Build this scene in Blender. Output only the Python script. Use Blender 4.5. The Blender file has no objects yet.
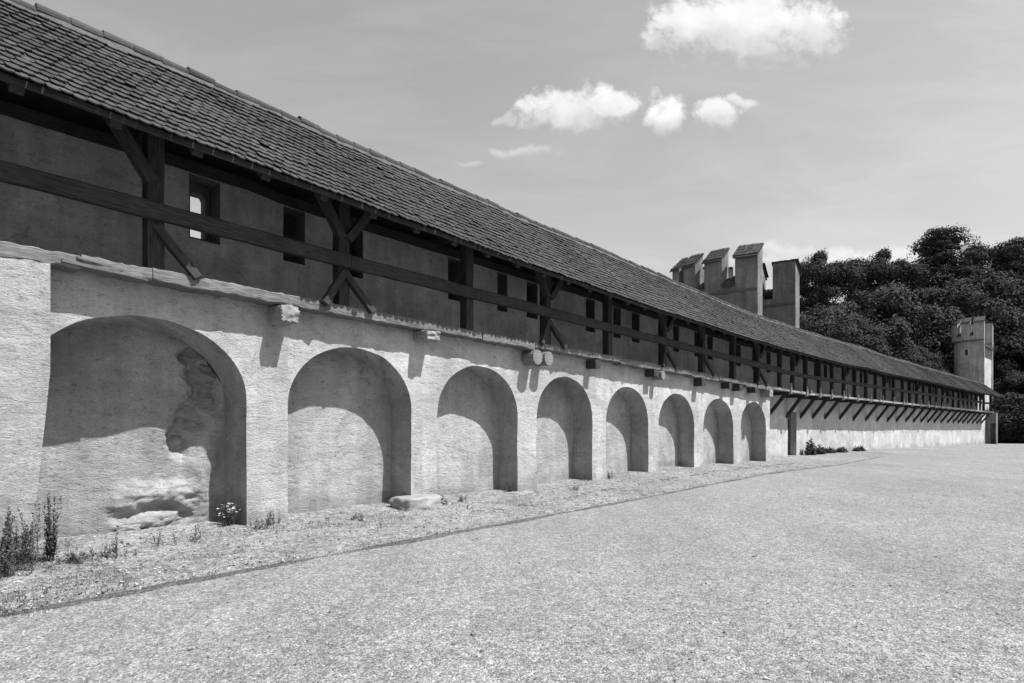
import bpy, math, random
import numpy as np
from mathutils import Matrix, Vector, noise as mn

random.seed(7)
rng = np.random.default_rng(7)
R = math.radians
scene = bpy.context.scene
col = scene.collection

# ------------------------------------------------------------------ plan of the wall
T1, T2, S1, S2, D0 = R(40.8), R(47.2), 14.0, 34.0, 9.24
DS = 0.1
_S0, _S1 = -14.0, 110.0
_tab = []


def _build_path():
    x, y = -D0 * math.cos(T1), D0 * math.sin(T1)
    x += _S0 * math.sin(T1)
    y += _S0 * math.cos(T1)
    s = _S0
    while s <= _S1:
        k = min(1, max(0, (s - S1) / (S2 - S1)))
        t = T1 + (T2 - T1) * k
        _tab.append((x, y, t))
        x += DS * math.sin(t)
        y += DS * math.cos(t)
        s += DS


_build_path()


def P(s, off=0.0, z=0.0):
    """point on the wall's plan: s along it, off towards the courtyard"""
    f = (s - _S0) / DS
    i = max(0, min(len(_tab) - 2, int(f)))
    k = f - i
    a, b = _tab[i], _tab[i + 1]
    x, y, t = a[0] + (b[0] - a[0]) * k, a[1] + (b[1] - a[1]) * k, a[2] + (b[2] - a[2]) * k
    return (x + off * math.cos(t), y - off * math.sin(t), z)


def head(s):
    f = (s - _S0) / DS
    return _tab[max(0, min(len(_tab) - 1, int(f)))][2]


def F(s, off=0.0, z=0.0, sz=1.0):
    """frame: X along the wall, Y away from the courtyard, Z up"""
    t = head(s)
    p = P(s, off, z)
    M = Matrix(((math.sin(t), -math.cos(t), 0, p[0]),
                (math.cos(t), math.sin(t), 0, p[1]),
                (0, 0, sz, p[2]), (0, 0, 0, 1)))
    return M


def pl(pts):
    xs = [p[0] for p in pts]
    ys = [p[1] for p in pts]

    def f(s):
        return float(np.interp(s, xs, ys))
    return f


gz = pl([(-12, 0), (8, 0), (11, .03), (17, .12), (21, .16), (27, .16), (33, .21), (43, .27), (61, .1), (81, 0), (110, 0)])
Lz = pl([(-12, 3.80), (1.5, 3.79), (6, 3.73), (12, 3.69), (17, 3.66), (22, 3.58), (27, 3.47), (31, 3.37), (80, 3.38)])
Ez = pl([(-12, 5.31), (2.6, 5.30), (5.5, 5.22), (8.4, 5.16), (12.6, 5.08), (18.5, 5.05), (25.5, 4.94), (34, 4.89), (47, 4.83), (80, 4.78)])
Rz = pl([(-12, 7.17), (6, 7.16), (12, 7.1), (19, 7.08), (24, 6.93), (30, 6.78), (40, 6.69), (55, 6.51), (80, 6.39)])
_Ez, _Rz = Ez, Rz


def Ez(s):
    return _Ez(s) + (.035 if s < 30 else .05) * mn.noise((s * .33, 1.5, 0)) + .014 * mn.noise((s * 1.1, 4.5, 0))


def Rz(s):
    return _Rz(s) - .135 + (.045 if s < 30 else .07) * mn.noise((s * .28, 7.5, 0)) + .018 * mn.noise((s * .9, 2.5, 0))


EO, RO = 1.12, -0.66          # eave and ridge offsets
SEND = 79.6


def roofz(s, off):
    k = (EO - off) / (EO - RO)
    return Ez(s) + (Rz(s) - Ez(s)) * k


def n3(x, y, z):
    return mn.noise((x, y, z))


# ------------------------------------------------------------------ mesh helpers
WORLD = {}


class MB:
    def __init__(self):
        self.v, self.f, self.uv = [], [], []

    def add(self, v, f, uv=None):
        n = len(self.v)
        self.v.extend(v)
        self.uv.extend(uv if uv else [(p[0] + p[1], p[2]) for p in v])
        self.f.extend([tuple(i + n for i in q) for q in f])

    def grid(self, fn, us, vs):
        v, uv, f = [], [], []
        for a in us:
            for b in vs:
                p, q = fn(a, b)
                v.append(p)
                uv.append(q)
        m = len(vs)
        for i in range(len(us) - 1):
            for j in range(m - 1):
                f.append((i * m + j, (i + 1) * m + j, (i + 1) * m + j + 1, i * m + j + 1))
        self.add(v, f, uv)

    def box(self, x0, x1, y0, y1, z0, z1):
        v = [(x, y, z) for x in (x0, x1) for y in (y0, y1) for z in (z0, z1)]
        f = [(0, 1, 3, 2), (4, 6, 7, 5), (0, 4, 5, 1), (2, 3, 7, 6), (0, 2, 6, 4), (1, 5, 7, 3)]
        self.add(v, f, [(p[0], p[2] + p[1]) for p in v])

    def bar(self, p, q, w, h, up=(0, 0, 1), w2=None, h2=None, seg=1, wob=0.0):
        p, q = Vector(p), Vector(q)
        d = (q - p)
        L = d.length
        d.normalize()
        x = d.cross(Vector(up))
        if x.length < 1e-4:
            x = d.cross(Vector((1, 0, 0)))
        x.normalize()
        y = x.cross(d)
        w2 = w2 or w
        h2 = h2 or h
        v, uv, f = [], [], []
        for i in range(seg + 1):
            k = i / seg
            c = p.lerp(q, k)
            if wob and 0 < i < seg:
                c = c + x * random.uniform(-wob, wob) + y * random.uniform(-wob, wob)
            a, b = (w + (w2 - w) * k) / 2, (h + (h2 - h) * k) / 2
            for j, (sx, sy) in enumerate(((-1, -1), (1, -1), (1, 1), (-1, 1))):
                v.append(tuple(c + x * sx * a + y * sy * b))
                uv.append((L * k, j * .2))
        for i in range(seg):
            for j in range(4):
                a, b = i * 4 + j, i * 4 + (j + 1) % 4
                f.append((a, b, b + 4, a + 4))
        f.append((3, 2, 1, 0))
        n = seg * 4
        f.append((n, n + 1, n + 2, n + 3))
        self.add(v, f, uv)

    def loft(self, ss, prof, caps=True):
        """prof(s) -> list of (off, z); closed tube along the wall's plan"""
        v, uv, f = [], [], []
        m = None
        for s in ss:
            pr = prof(s)
            m = len(pr)
            acc = 0
            for j, (o, z) in enumerate(pr):
                if j:
                    acc += math.hypot(o - pr[j - 1][0], z - pr[j - 1][1])
                v.append(P(s, o, z))
                uv.append((s, acc))
        for i in range(len(ss) - 1):
            for j in range(m):
                a, b = i * m + j, i * m + (j + 1) % m
                f.append((a, a + m, b + m, b))
        if caps:
            f.append(tuple(range(m)))
            n = (len(ss) - 1) * m
            f.append(tuple(n + j for j in reversed(range(m))))
        self.add(v, f, uv)

    def lump(self, c, r, seed, sub=2, amp=.25, sq=.55):
        """irregular stone"""
        import bmesh
        bm = bmesh.new()
        bmesh.ops.create_icosphere(bm, subdivisions=sub, radius=1)
        v = []
        for q in bm.verts:
            d = Vector(q.co)
            # squarish
            m = max(abs(d.x), abs(d.y), abs(d.z))
            d = d.lerp(d / m * .9, sq)
            k = 1 + amp * n3(d.x * 1.7 + seed, d.y * 1.7 - seed, d.z * 1.7 + seed * .3)
            v.append((c[0] + d.x * r[0] * k, c[1] + d.y * r[1] * k, c[2] + d.z * r[2] * k))
        f = [tuple(w.index for w in q.verts) for q in bm.faces]
        bm.free()
        self.add(v, f)

    def mesh(self, name):
        me = bpy.data.meshes.new(name)
        me.from_pydata(self.v, [], self.f)
        uvl = me.uv_layers.new(name="UVMap")
        idx = np.empty(len(me.loops), dtype=np.int32)
        me.loops.foreach_get("vertex_index", idx)
        uvs = np.array(self.uv, dtype=np.float32)[idx]
        uvl.data.foreach_set("uv", uvs.ravel())
        me.update()
        return me


def link(name, me, mat, parent=None, M=None, smooth=False):
    o = bpy.data.objects.new(name, me)
    col.objects.link(o)
    if mat and len(me.materials) == 0:
        me.materials.append(mat)
    if smooth:
        me.polygons.foreach_set("use_smooth", [True] * len(me.polygons))
    M = M or Matrix.Identity(4)
    if parent is not None:
        o.parent = parent
        o.matrix_parent_inverse = WORLD[parent.name].inverted()
    o.matrix_basis = M
    WORLD[o.name] = M.copy()
    return o


def obj(name, mb, mat, parent=None, M=None, smooth=False):
    return link(name, mb.mesh(name), mat, parent, M, smooth)


def tag(o, label=None, cat=None, group=None, kind=None):
    if label:
        o['label'] = label
    if cat:
        o['category'] = cat
    if group:
        o['group'] = group
    if kind:
        o['kind'] = kind
    return o


def thing(name, loc, label, cat, group=None, M=None):
    o = bpy.data.objects.new(name, None)
    o.empty_display_size = .3
    col.objects.link(o)
    M = M or Matrix.Translation(loc)
    o.matrix_basis = M
    WORLD[o.name] = M.copy()
    return tag(o, label, cat, group)


def frange(a, b, st):
    n = max(1, int(round((b - a) / st)))
    return [a + (b - a) * i / n for i in range(n + 1)]


# ------------------------------------------------------------------ materials
class NT:
    def __init__(self, name):
        self.m = bpy.data.materials.new(name)
        self.m.use_nodes = True
        self.t = self.m.node_tree
        self.b = self.t.nodes["Principled BSDF"]
        self.b.inputs["Specular IOR Level"].default_value = .2

    def n(self, typ, **kw):
        nd = self.t.nodes.new(typ)
        for k, v in kw.items():
            if k.startswith("i_"):
                key = k[2:]
                nd.inputs[int(key) if key.isdigit() else key.replace("_", " ")].default_value = v
            else:
                setattr(nd, k, v)
        return nd

    def l(self, a, b):
        self.t.links.new(a, b)

    def coords(self, kind, scale=(1, 1, 1)):
        tc = self.n("ShaderNodeTexCoord")
        mp = self.n("ShaderNodeMapping")
        mp.inputs["Scale"].default_value = scale
        self.l(tc.outputs[kind], mp.inputs["Vector"])
        return mp.outputs["Vector"]

    def noise(self, vec, scale, detail=4, rough=.55, dist=0):
        n = self.n("ShaderNodeTexNoise")
        n.inputs["Scale"].default_value = scale
        n.inputs["Detail"].default_value = detail
        n.inputs["Roughness"].default_value = rough
        n.inputs["Distortion"].default_value = dist
        self.l(vec, n.inputs["Vector"])
        return n.outputs["Fac"]

    def vor(self, vec, scale, feature='F1', out="Distance", rand=1):
        n = self.n("ShaderNodeTexVoronoi")
        n.feature = feature
        n.inputs["Scale"].default_value = scale
        n.inputs["Randomness"].default_value = rand
        self.l(vec, n.inputs["Vector"])
        return n.outputs[out]

    def rng(self, val, a, b, c, d, smooth=False):
        n = self.n("ShaderNodeMapRange")
        n.interpolation_type = 'SMOOTHSTEP' if smooth else 'LINEAR'
        for i, x in enumerate((a, b, c, d)):
            n.inputs[i + 1].default_value = x
        self.l(val, n.inputs[0])
        return n.outputs[0]

    def math(self, op, a, b=None, c=None, clamp=False):
        n = self.n("ShaderNodeMath", operation=op, use_clamp=clamp)
        for i, x in enumerate((a, b, c)):
            if x is None:
                continue
            if isinstance(x, (int, float)):
                n.inputs[i].default_value = x
            else:
                self.l(x, n.inputs[i])
        return n.outputs[0]

    def grey(self, val):
        self.l(val, self.b.inputs["Base Color"])

    def bump(self, h, strength=.5, dist=.02, prev=None):
        n = self.n("ShaderNodeBump")
        n.inputs["Strength"].default_value = strength
        n.inputs["Distance"].default_value = dist
        self.l(h, n.inputs["Height"])
        if prev:
            self.l(prev, n.inputs["Normal"])
        self.l(n.outputs["Normal"], self.b.inputs["Normal"])
        return n.outputs["Normal"]

    def rough(self, v):
        self.b.inputs["Roughness"].default_value = v
        return self


def mat_plaster(name, alb, streak=.12, pits=1.0, far=False, stain=.2):
    m = NT(name).rough(.95)
    uv = m.coords('UV')
    uvh = m.coords('UV', (.8, 1.5, 1))
    uvv = m.coords('UV', (2.2, .25, 1))
    big = m.noise(uv, .55, 6, .62)
    mid = m.noise(uvh, 3.2, 7, .65, .3)
    fine = m.noise(uvh, 40, 6, .8)
    grit = m.noise(uvh, 11, 5, .75, .6)
    ver = m.noise(uvv, 1.8, 6, .6)
    a = m.rng(big, .3, .7, 1 - stain, 1.06)
    b = m.rng(mid, .32, .6, .86, 1.05)
    c = m.rng(ver, .35, .65, 1 - streak, 1.0 + streak * .3)
    pit = m.math('MULTIPLY', m.rng(fine, .34, .46, 1 - .5 * pits, 1.0), m.rng(fine, .5, .7, .95, 1.12))
    pit = m.math('MULTIPLY', pit, m.math('MULTIPLY', m.rng(grit, .34, .43, 1 - .28 * pits, 1.0), m.rng(grit, .5, .7, .97, 1.08)))
    v = m.math('MULTIPLY', m.math('MULTIPLY', a, b), m.math('MULTIPLY', c, pit))
    pat = m.noise(uv, .9, 3, .5, .8)
    v = m.math('MULTIPLY', v, m.rng(pat, .50, .56, .90, 1.04, True))
    cv = m.n("ShaderNodeTexVoronoi")
    cv.feature = 'DISTANCE_TO_EDGE'
    cv.inputs["Scale"].default_value = .55
    wv = m.n("ShaderNodeVectorMath", operation='MULTIPLY_ADD')
    wn_ = m.n("ShaderNodeTexNoise")
    wn_.inputs["Scale"].default_value = 2.4
    wn_.inputs["Detail"].default_value = 6
    m.l(uv, wn_.inputs["Vector"])
    m.l(wn_.outputs["Color"], wv.inputs[0])
    wv.inputs[1].default_value = (.8, .8, 0)
    m.l(uv, wv.inputs[2])
    m.l(wv.outputs[0], cv.inputs["Vector"])
    crk = m.math('MAXIMUM', m.rng(cv.outputs["Distance"], .001, .006, .68, 1.0), m.rng(m.noise(uv, .8, 2), .54, .66, 1, 0))
    v = m.math('MULTIPLY', v, crk)
    # mossy, dusty foot of the wall: dirt splashed up from the ground
    sep = m.n("ShaderNodeSeparateXYZ")
    m.l(uv, sep.inputs[0])
    edge = m.math('ADD', sep.outputs[1], m.math('MULTIPLY', m.math('SUBTRACT', big, .5), 1.6))
    dirt = m.rng(edge, .05, .6, .72, 1.0, True)
    v = m.math('MULTIPLY', v, dirt)
    m.grey(m.math('MULTIPLY', v, alb))
    h = m.math('ADD', m.math('MULTIPLY', mid, .7), m.math('ADD', m.math('MULTIPLY', fine, .4), m.math('MULTIPLY', grit, .6)))
    m.bump(h, .9 if not far else .5, .035 * pits)
    return m.m


def mat_timber(name, alb, var=.4, bump=.6):
    m = NT(name).rough(.85)
    uv = m.coords('UV', (.7, 9, 1))
    oc = m.coords('Object')
    g = m.noise(uv, 5, 6, .65, .5)
    b = m.noise(oc, 1.3, 4, .6)
    v = m.math('MULTIPLY', m.rng(g, .3, .7, 1 - var, 1 + var), m.rng(b, .3, .7, .75, 1.25))
    m.grey(m.math('MULTIPLY', v, alb))
    m.bump(g, bump, .012)
    return m.m


def mat_stone(name, alb, sc=1.0, bump=.8):
    m = NT(name).rough(.9)
    oc = m.coords('Object')
    a = m.noise(oc, 3 * sc, 8, .65)
    b = m.noise(oc, 22 * sc, 5, .65)
    v = m.math('MULTIPLY', m.rng(a, .3, .7, .72, 1.15), m.rng(b, .3, .7, .8, 1.12))
    m.grey(m.math('MULTIPLY', v, alb))
    m.bump(m.math('ADD', a, m.math('MULTIPLY', b, .35)), bump, .03 / sc)
    return m.m


def mat_tile(name, alb):
    m = NT(name).rough(.8)
    geo = m.n("ShaderNodeNewGeometry")
    rnd = geo.outputs["Random Per Island"]
    oc = m.coords('Object')
    a = m.noise(oc, .45, 7, .7)
    b = m.noise(oc, 26, 5, .65)
    lich = m.noise(oc, 7, 5, .7)
    v = m.math('MULTIPLY', m.rng(rnd, 0, 1, .78, 1.25), m.rng(a, .3, .7, .62, 1.35))
    v = m.math('MULTIPLY', v, m.rng(b, .3, .7, .75, 1.25))
    li = m.rng(lich, .6, .72, 0, .09)
    v = m.math('ADD', m.math('MULTIPLY', v, alb), m.math('MULTIPLY', li, .9))
    m.grey(v)
    m.bump(b, .5, .008)
    return m.m


def mat_gravel(name, alb, patch=.25, coarse=.10):
    m = NT(name).rough(.95)
    oc = m.coords('Object')
    p = m.noise(oc, .22, 5, .6)
    p2 = m.noise(oc, 1.7, 6, .62)
    mp = m.n("ShaderNodeMapping")
    mp.inputs["Rotation"].default_value = (0, 0, R(44))
    mp.inputs["Scale"].default_value = (1.0, .16, 1)
    m.l(oc, mp.inputs["Vector"])
    trk = m.noise(mp.outputs[0], .9, 6, .6, .4)
    st = m.vor(oc, 70, 'F1', 'Distance')
    sc = m.n("ShaderNodeTexVoronoi")
    sc.inputs["Scale"].default_value = 85
    m.l(oc, sc.inputs["Vector"])
    bw = m.n("ShaderNodeRGBToBW")
    m.l(sc.outputs["Color"], bw.inputs[0])
    sc2 = m.n("ShaderNodeTexVoronoi")
    sc2.inputs["Scale"].default_value = 40
    m.l(oc, sc2.inputs["Vector"])
    bw2 = m.n("ShaderNodeRGBToBW")
    m.l(sc2.outputs["Color"], bw2.inputs[0])
    fine = m.noise(oc, 120, 3, .6)
    sc3 = m.n("ShaderNodeTexVoronoi")
    sc3.inputs["Scale"].default_value = 15
    m.l(oc, sc3.inputs["Vector"])
    bw3 = m.n("ShaderNodeRGBToBW")
    m.l(sc3.outputs["Color"], bw3.inputs[0])
    deb = m.noise(oc, 6, 7, .75)
    v = m.math('MULTIPLY', m.rng(p, .3, .7, 1 - patch * .6, 1 + patch * .4), m.rng(p2, .3, .7, .90, 1.08))
    v = m.math('MULTIPLY', v, m.rng(trk, .3, .7, 1 - patch * .55, 1 + patch * .45))
    v = m.math('MULTIPLY', v, m.rng(bw.outputs[0], .15, .85, .5, 1.55))
    v = m.math('MULTIPLY', v, m.rng(bw2.outputs[0], .3, .75, .80, 1.25))
    v = m.math('MULTIPLY', v, m.rng(fine, .3, .7, .8, 1.2))
    v = m.math('MULTIPLY', v, m.rng(bw3.outputs[0], .25, .8, 1 - coarse, 1 + coarse))
    v = m.math('MULTIPLY', v, m.rng(deb, .36, .5, 1 - coarse * 1.8, 1.0 + coarse * .3))
    m.grey(m.math('MULTIPLY', v, alb))
    h = m.math('ADD', m.math('MULTIPLY', st, -1.0), m.math('MULTIPLY', fine, .3))
    m.bump(h, .8, .012)
    return m.m


def mat_leaf(name, alb, var=.5):
    m = NT(name).rough(.9)
    m.b.inputs['Specular IOR Level'].default_value = .05
    geo = m.n("ShaderNodeNewGeometry")
    v = m.rng(geo.outputs["Random Per Island"], 0, 1, 1 - var, 1 + var)
    m.grey(m.math('MULTIPLY', v, alb))
    return m.m


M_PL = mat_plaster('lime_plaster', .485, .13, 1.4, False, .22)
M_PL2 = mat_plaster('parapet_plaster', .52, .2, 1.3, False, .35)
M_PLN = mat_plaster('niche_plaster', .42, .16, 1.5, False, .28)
M_PLF = mat_plaster('curtain_plaster', .50, .13, 1.1, True, .25)
M_PIER = mat_plaster('pier_plaster', .44, .12, 1.5)
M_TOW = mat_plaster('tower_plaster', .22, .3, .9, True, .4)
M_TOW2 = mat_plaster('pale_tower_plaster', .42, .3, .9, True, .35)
M_TIM = mat_timber('old_dark_timber', .036, .6, .9)
M_TIM2 = mat_timber('dark_soffit_boards', .025)
M_LED = mat_timber('weathered_ledge_timber', .125, .65, 1.0)
M_LED2 = mat_timber('pale_ledge_timber', .135, .6, 1.0)
M_LED3 = mat_timber('sunlit_ledge_timber', .30, .5, .8)  # far ledge kept paler: the sunlight along it is put into the colour
M_END = mat_timber('sawn_log_end', .15, .4)
M_STONE = mat_stone('pale_limestone', .25, 1.6, 1.0)
M_RUB = mat_stone('rubble_stone', .22, 1.4)
M_HOL = mat_stone('bare_rubble', .24, 1.6, 1.0)
M_TILE = mat_tile('clay_tile', .039)
M_MORT = mat_stone('ridge_mortar', .10, 2)
M_GRAV = mat_gravel('courtyard_gravel', .19, .2)
M_VERGE = mat_gravel('verge_soil', .195, .35, .22)
M_GUT = mat_gravel('gutter_soil', .085, .3)
M_PEB = mat_leaf('pebble_stone', .22, .7)
M_LEAF = mat_leaf('tree_leaf', .046, .2)
M_LEAF2 = mat_leaf('dark_tree_leaf', .036, .2)
M_LEAF3 = mat_leaf('pale_tree_leaf', .050, .2)
M_WEED = mat_leaf('weed_leaf', .075, .5)
M_DRY = mat_leaf('dry_grass', .22, .5)
M_FLOW = mat_leaf('white_petal', .45, .1)
M_BARK = mat_timber('bark', .03)
M_DOOR = mat_timber('dark_door_boards', .025)

# ------------------------------------------------------------------ arcade wall
ARCH = [(1.58, 4.37, 3.15), (5.06, 7.66, 3.07), (8.34, 10.92, 3.0), (11.65, 14.12, 2.97),
        (14.84, 17.32, 2.88), (17.97, 20.58, 2.81), (21.3, 23.92, 2.76), (24.6, 27.2, 2.74)]
RISE = 1.1
CORNER = 27.62
BACK = -.62
BACKS = [-1.02] + [BACK] * 7
FAR = -.68


def arch_z(a, s):
    sl, sr, ap = a
    x = (s - (sl + sr) / 2) / ((sr - sl) / 2)
    x = max(-1, min(1, x))
    return ap - RISE + RISE * (1 - abs(x) ** 2.05) ** (1 / 2.05) + (.022 * n3(s * 2.2, sl, 1) + .01 * n3(s * 8, sl, 2)) * (1 - abs(x) ** 6)


def rough_off(s, z, amp=.014):
    return amp * (n3(s * 1.3, z * 1.3, 3.1) + .6 * n3(s * 4.1, z * 5.5, 1.7)) + .02 * n3(s * .4, z * .4, 9)


arcade = thing('arcade_wall', P(14, 0, 0), 'long pale plastered arcade wall with eight blind round arches carrying the gallery', 'wall')
mb = MB()
cuts = [-12.0]
for a in ARCH:
    cuts += [a[0], a[1]]
cuts += [CORNER]
for i in range(len(cuts) - 1):
    s0, s1 = cuts[i], cuts[i + 1]
    inside = i % 2 == 1
    if inside:
        a = ARCH[i // 2]
        m = 36
        ss = [(s0 + s1) / 2 - (s1 - s0) / 2 * math.cos(math.pi * k / m) for k in range(m + 1)]
        nz = 12
        mb.grid(lambda s, k: ((lambda z: (P(s, rough_off(s, z), z), (s, z)))(arch_z(a, s) + (Lz(s) - .02 - arch_z(a, s)) * k)),
                ss, [j / nz for j in range(nz + 1)])
    else:
        if s1 < 3:
            ss = frange(s0, 0, .5)[:-1] + frange(0, s1, .1)
        else:
            ss = frange(s0, s1, .09)
        mb.grid(lambda s, k: ((lambda z: (P(s, rough_off(s, z), z), (s, z)))(-.3 + (Lz(s) - .02 + .3) * k)),
                ss, [j / 44 for j in range(45)])
# end return at the corner, and a rear face
mb.grid(lambda o, z: (P(CORNER, o + (rough_off(CORNER, z) if o == 0 else 0), z), (o, z)), [0, -.2, -.45, FAR - .3], frange(-.3, Lz(CORNER) - .02, .1))
mb.grid(lambda o, z: (P(-12, o, z), (o, z)), [0, -.62], [-.3, 3.7])
obj('wall_face', mb, M_PL, arcade, smooth=True)

mb = MB()      # the projecting pier at the near end
PO = .30


def pier_r(z):
    return 1.84 - .20 * max(0, min(1, (2.3 - z) / 2.3))


zs = frange(-.3, Lz(1) - .19, .06)
mb.grid(lambda k, z: (P(-.6 + (pier_r(z) + .6) * k, PO + rough_off(k * 2.5, z, .018), z), (-.6 + 2.53 * k, z)), [i / 40 for i in range(41)], zs)
mb.grid(lambda o, z: (P(pier_r(z), o + (rough_off(2.5, z, .018) if o == PO else 0), z), (2 - o, z)), [PO, .15, -.05], zs)
mb.grid(lambda o, z: (P(-.6, o, z), (2 - o, z)), [PO, .1, -.05], zs)
obj('pier', mb, M_PIER, arcade, smooth=False)

niches = []


def hollow_q(s, z):
    """1 in the middle of the hole in the first niche's plaster, below 0 outside it"""
    best = -9
    for (hs, hz, rs, rz) in ((3.86, 2.74, .22, .18), (4.06, 2.45, .36, .34), (4.10, 2.10, .36, .34), (3.86, 1.76, .30, .34), (3.68, 1.42, .20, .32)):
        best = max(best, 1 - math.hypot((s - hs) / rs, (z - hz) / rz))
    return best + .16 * n3(s * 4, z * 5, 2) + .16 * n3(s * 11, z * 15, 4) + .08 * n3(s * 25, z * 31, 4)


for ai, a in enumerate(ARCH):
    mb = MB()

    def BKF(q, ai=ai):
        return BACKS[ai] + (.30 * max(0, min(1, (q - 1.9) / 2.3)) if ai == 0 else 0)
    sl, sr, ap = a
    out = [(sl, z) for z in frange(-.3, ap - RISE, .15)]
    m = 36
    out += [((sl + sr) / 2 - (sr - sl) / 2 * math.cos(math.pi * k / m), None) for k in range(1, m)]
    out = [(s, z if z is not None else arch_z(a, s)) for s, z in out]
    out += [(sr, z) for z in reversed(frange(-.3, ap - RISE, .15))]
    acc = [0]
    for i in range(1, len(out)):
        acc.append(acc[-1] + math.hypot(out[i][0] - out[i - 1][0], out[i][1] - out[i - 1][1]))
    cx, cz = (sl + sr) / 2, ap - RISE

    def rev(i, k):
        s, z = out[i]
        w = .012 * n3(acc[i] * 2.2 + ai * 5, k * 2, 4.4) * (1 if 0 < k < 1 else .4 if k else 0)
        inset = .02 * k
        s2 = s + (inset + w) * (1 if s < cx else -1)
        z2 = z - (inset + w if z > cz else 0)
        return P(s2, BKF(s) * k + (rough_off(s, z) if k == 0 else 0), z2), (s + BKF(s) * k * 1.0, z2)
    mb.grid(rev, list(range(len(out))), [j / 8 for j in range(9)])

    def hollow(s, z):
        """arch 1: plaster fallen away over the rubble core, upper right"""
        if ai:
            return 0
        q = hollow_q(s, z)
        d = .28 * max(0, min(1, q * 1.5)) ** 1.3 * max(0, min(1, (4.31 - s) / .1))
        return d

    def bw(s, k):
        zt = arch_z((sl + .02, sr - .02, ap - .02), s) + .012
        z = -.3 + (zt + .3) * k
        o = BKF(s) + 1.4 * rough_off(s + 30, z) - hollow(s, z)
        # a low bulge where the foot of the old masonry sticks out
        if ai == 0:
            w = 0
            for (hs, hz, rs, rz_, am) in ((3.08, .60, .30, .20, .07), (3.58, .62, .22, .16, .09), (3.42, .40, .30, .06, -.08), (3.30, .20, .42, .12, .07),
                                          (3.72, .24, .13, .10, -.08), (3.74, .42, .12, .08, .06), (2.95, .30, .14, .09, -.06), (4.05, 1.15, .16, .5, .05), (3.9, .8, .14, .3, .05)):
                e = ((s - hs + .08 * n3(s * 4, z * 5, 3)) / rs) ** 2 + ((z - hz + .06 * n3(s * 5, z * 6, 5)) / rz_) ** 2
                w += am * math.exp(-e * e * .8)
            rg = max(0, 1 - ((s - 3.4) / .75) ** 2 - ((z - .4) / .55) ** 2)
            o += w + rg ** .5 * (.035 * n3(s * 7, z * 12, 8) + .03 * n3(s * 15, z * 22, 8) + .015 * n3(s * 31, z * 42, 8))
        return P(s, o, z), (s, z)
    n_ = 130 if ai == 0 else 22
    mb.grid(bw, [cx - (cx - sl - .01) * math.cos(math.pi * k / n_) for k in range(n_ + 1)], [j / (150 if ai == 0 else 26) for j in range((150 if ai == 0 else 26) + 1)])
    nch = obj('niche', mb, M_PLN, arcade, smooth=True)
    niches.append(nch)
# bare stones showing in the first niche
for i, (s, z, rx, rz, o) in enumerate([(3.0, .13, .16, .07, .02), (3.62, .10, .14, .08, .03), (3.36, .06, .12, .06, .06)]):
    mb = MB()
    mb.lump((0, 0, 0), (rx, .11, rz), i * 3.3 + 1, 3, .3, .9)
    nrm = obj('rubble_stone', mb, M_RUB, niches[0], F(s, BACKS[0] + .2 + o - .05, z), smooth=False)
mb = MB()


def core(s, z):
    c = z * 9.5 + 1.2 * n3(s * 3, z * 2, 1)
    course = abs(math.sin(c * math.pi * .5)) ** .6
    c2 = s * 6 + 3.3 * math.floor(c / 2) + n3(s * 4, z * 4, 7)
    course *= .6 + .4 * abs(math.sin(c2)) ** .5
    return P(s, BACKS[0] + .30 * max(0, min(1, (s - 1.9) / 2.3)) - .20 + .05 * course + .10 * n3(s * 3, z * 3, 3) + .05 * n3(s * 9, z * 16, 3) + .02 * n3(s * 22, z * 30, 3), z), (s, z)


mb.grid(core, frange(3.2, 4.36, .018), frange(.95, 2.98, .016))
obj('bare_rubble', mb, M_HOL, niches[0], smooth=True)

# corbels and beam ends under the ledge
for s, kind, w, h in ((4.88, 'stone', .30, .25), (7.89, 'stone', .34, .17), (11.22, 'log', .36, .36), (11.66, 'log', .34, .34), (13.91, 'beam', .24, .22),
                      (17.25, 'beam', .30, .2), (17.62, 'log', .26, .28), (20.64, 'beam', .3, .26), (22.93, 'beam', .26, .2), (23.9, 'beam', .3, .22), (25.4, 'beam', .28, .2), (26.75, 'block', .34, .3)):
    mb = MB()
    top = Lz(s) - .2
    if kind in ('stone', 'block'):
        mb.lump((0, .0, 0), (w / 2 * 1.15, .36, h / 2 * 1.2), s, 4, .10, .9)
        M = F(s, .10, top - h / 2)
        obj('corbel', mb, M_STONE, arcade, M, smooth=False)
    elif kind == 'log':
        v, f = [], []
        n = 18
        for y in (-.37, .3):
            for j in range(n):
                t = 2 * math.pi * j / n
                rr = 1 + .06 * n3(math.cos(t) * 2 + s, math.sin(t) * 2, 0)
                v.append((w / 2 * rr * math.cos(t), y, h / 2 * rr * math.sin(t)))
        f = [(j, (j + 1) % n, n + (j + 1) % n, n + j) for j in range(n)] + [tuple(range(n)), tuple(range(n, 2 * n))]
        mb.add(v, f)
        obj('beam_end', mb, M_END, arcade, F(s, 0, top - h / 2), smooth=False)
    else:
        mb.box(-w / 2, w / 2, -.33, .3, -h, 0)
        obj('beam_end', mb, M_TIM, arcade, F(s, 0, top), smooth=False)

# ------------------------------------------------------------------ far curtain wall
curtain = thing('curtain_wall', P(52, FAR, 0), 'far plain pale curtain wall under the strutted walkway with one narrow door', 'wall')
mb = MB()
DS0, DS1, DTOP = 31.35, 32.45, 2.45


def cw(s, z):
    return P(s, FAR + 1.3 * rough_off(s, z), z), (s, z)


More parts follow.
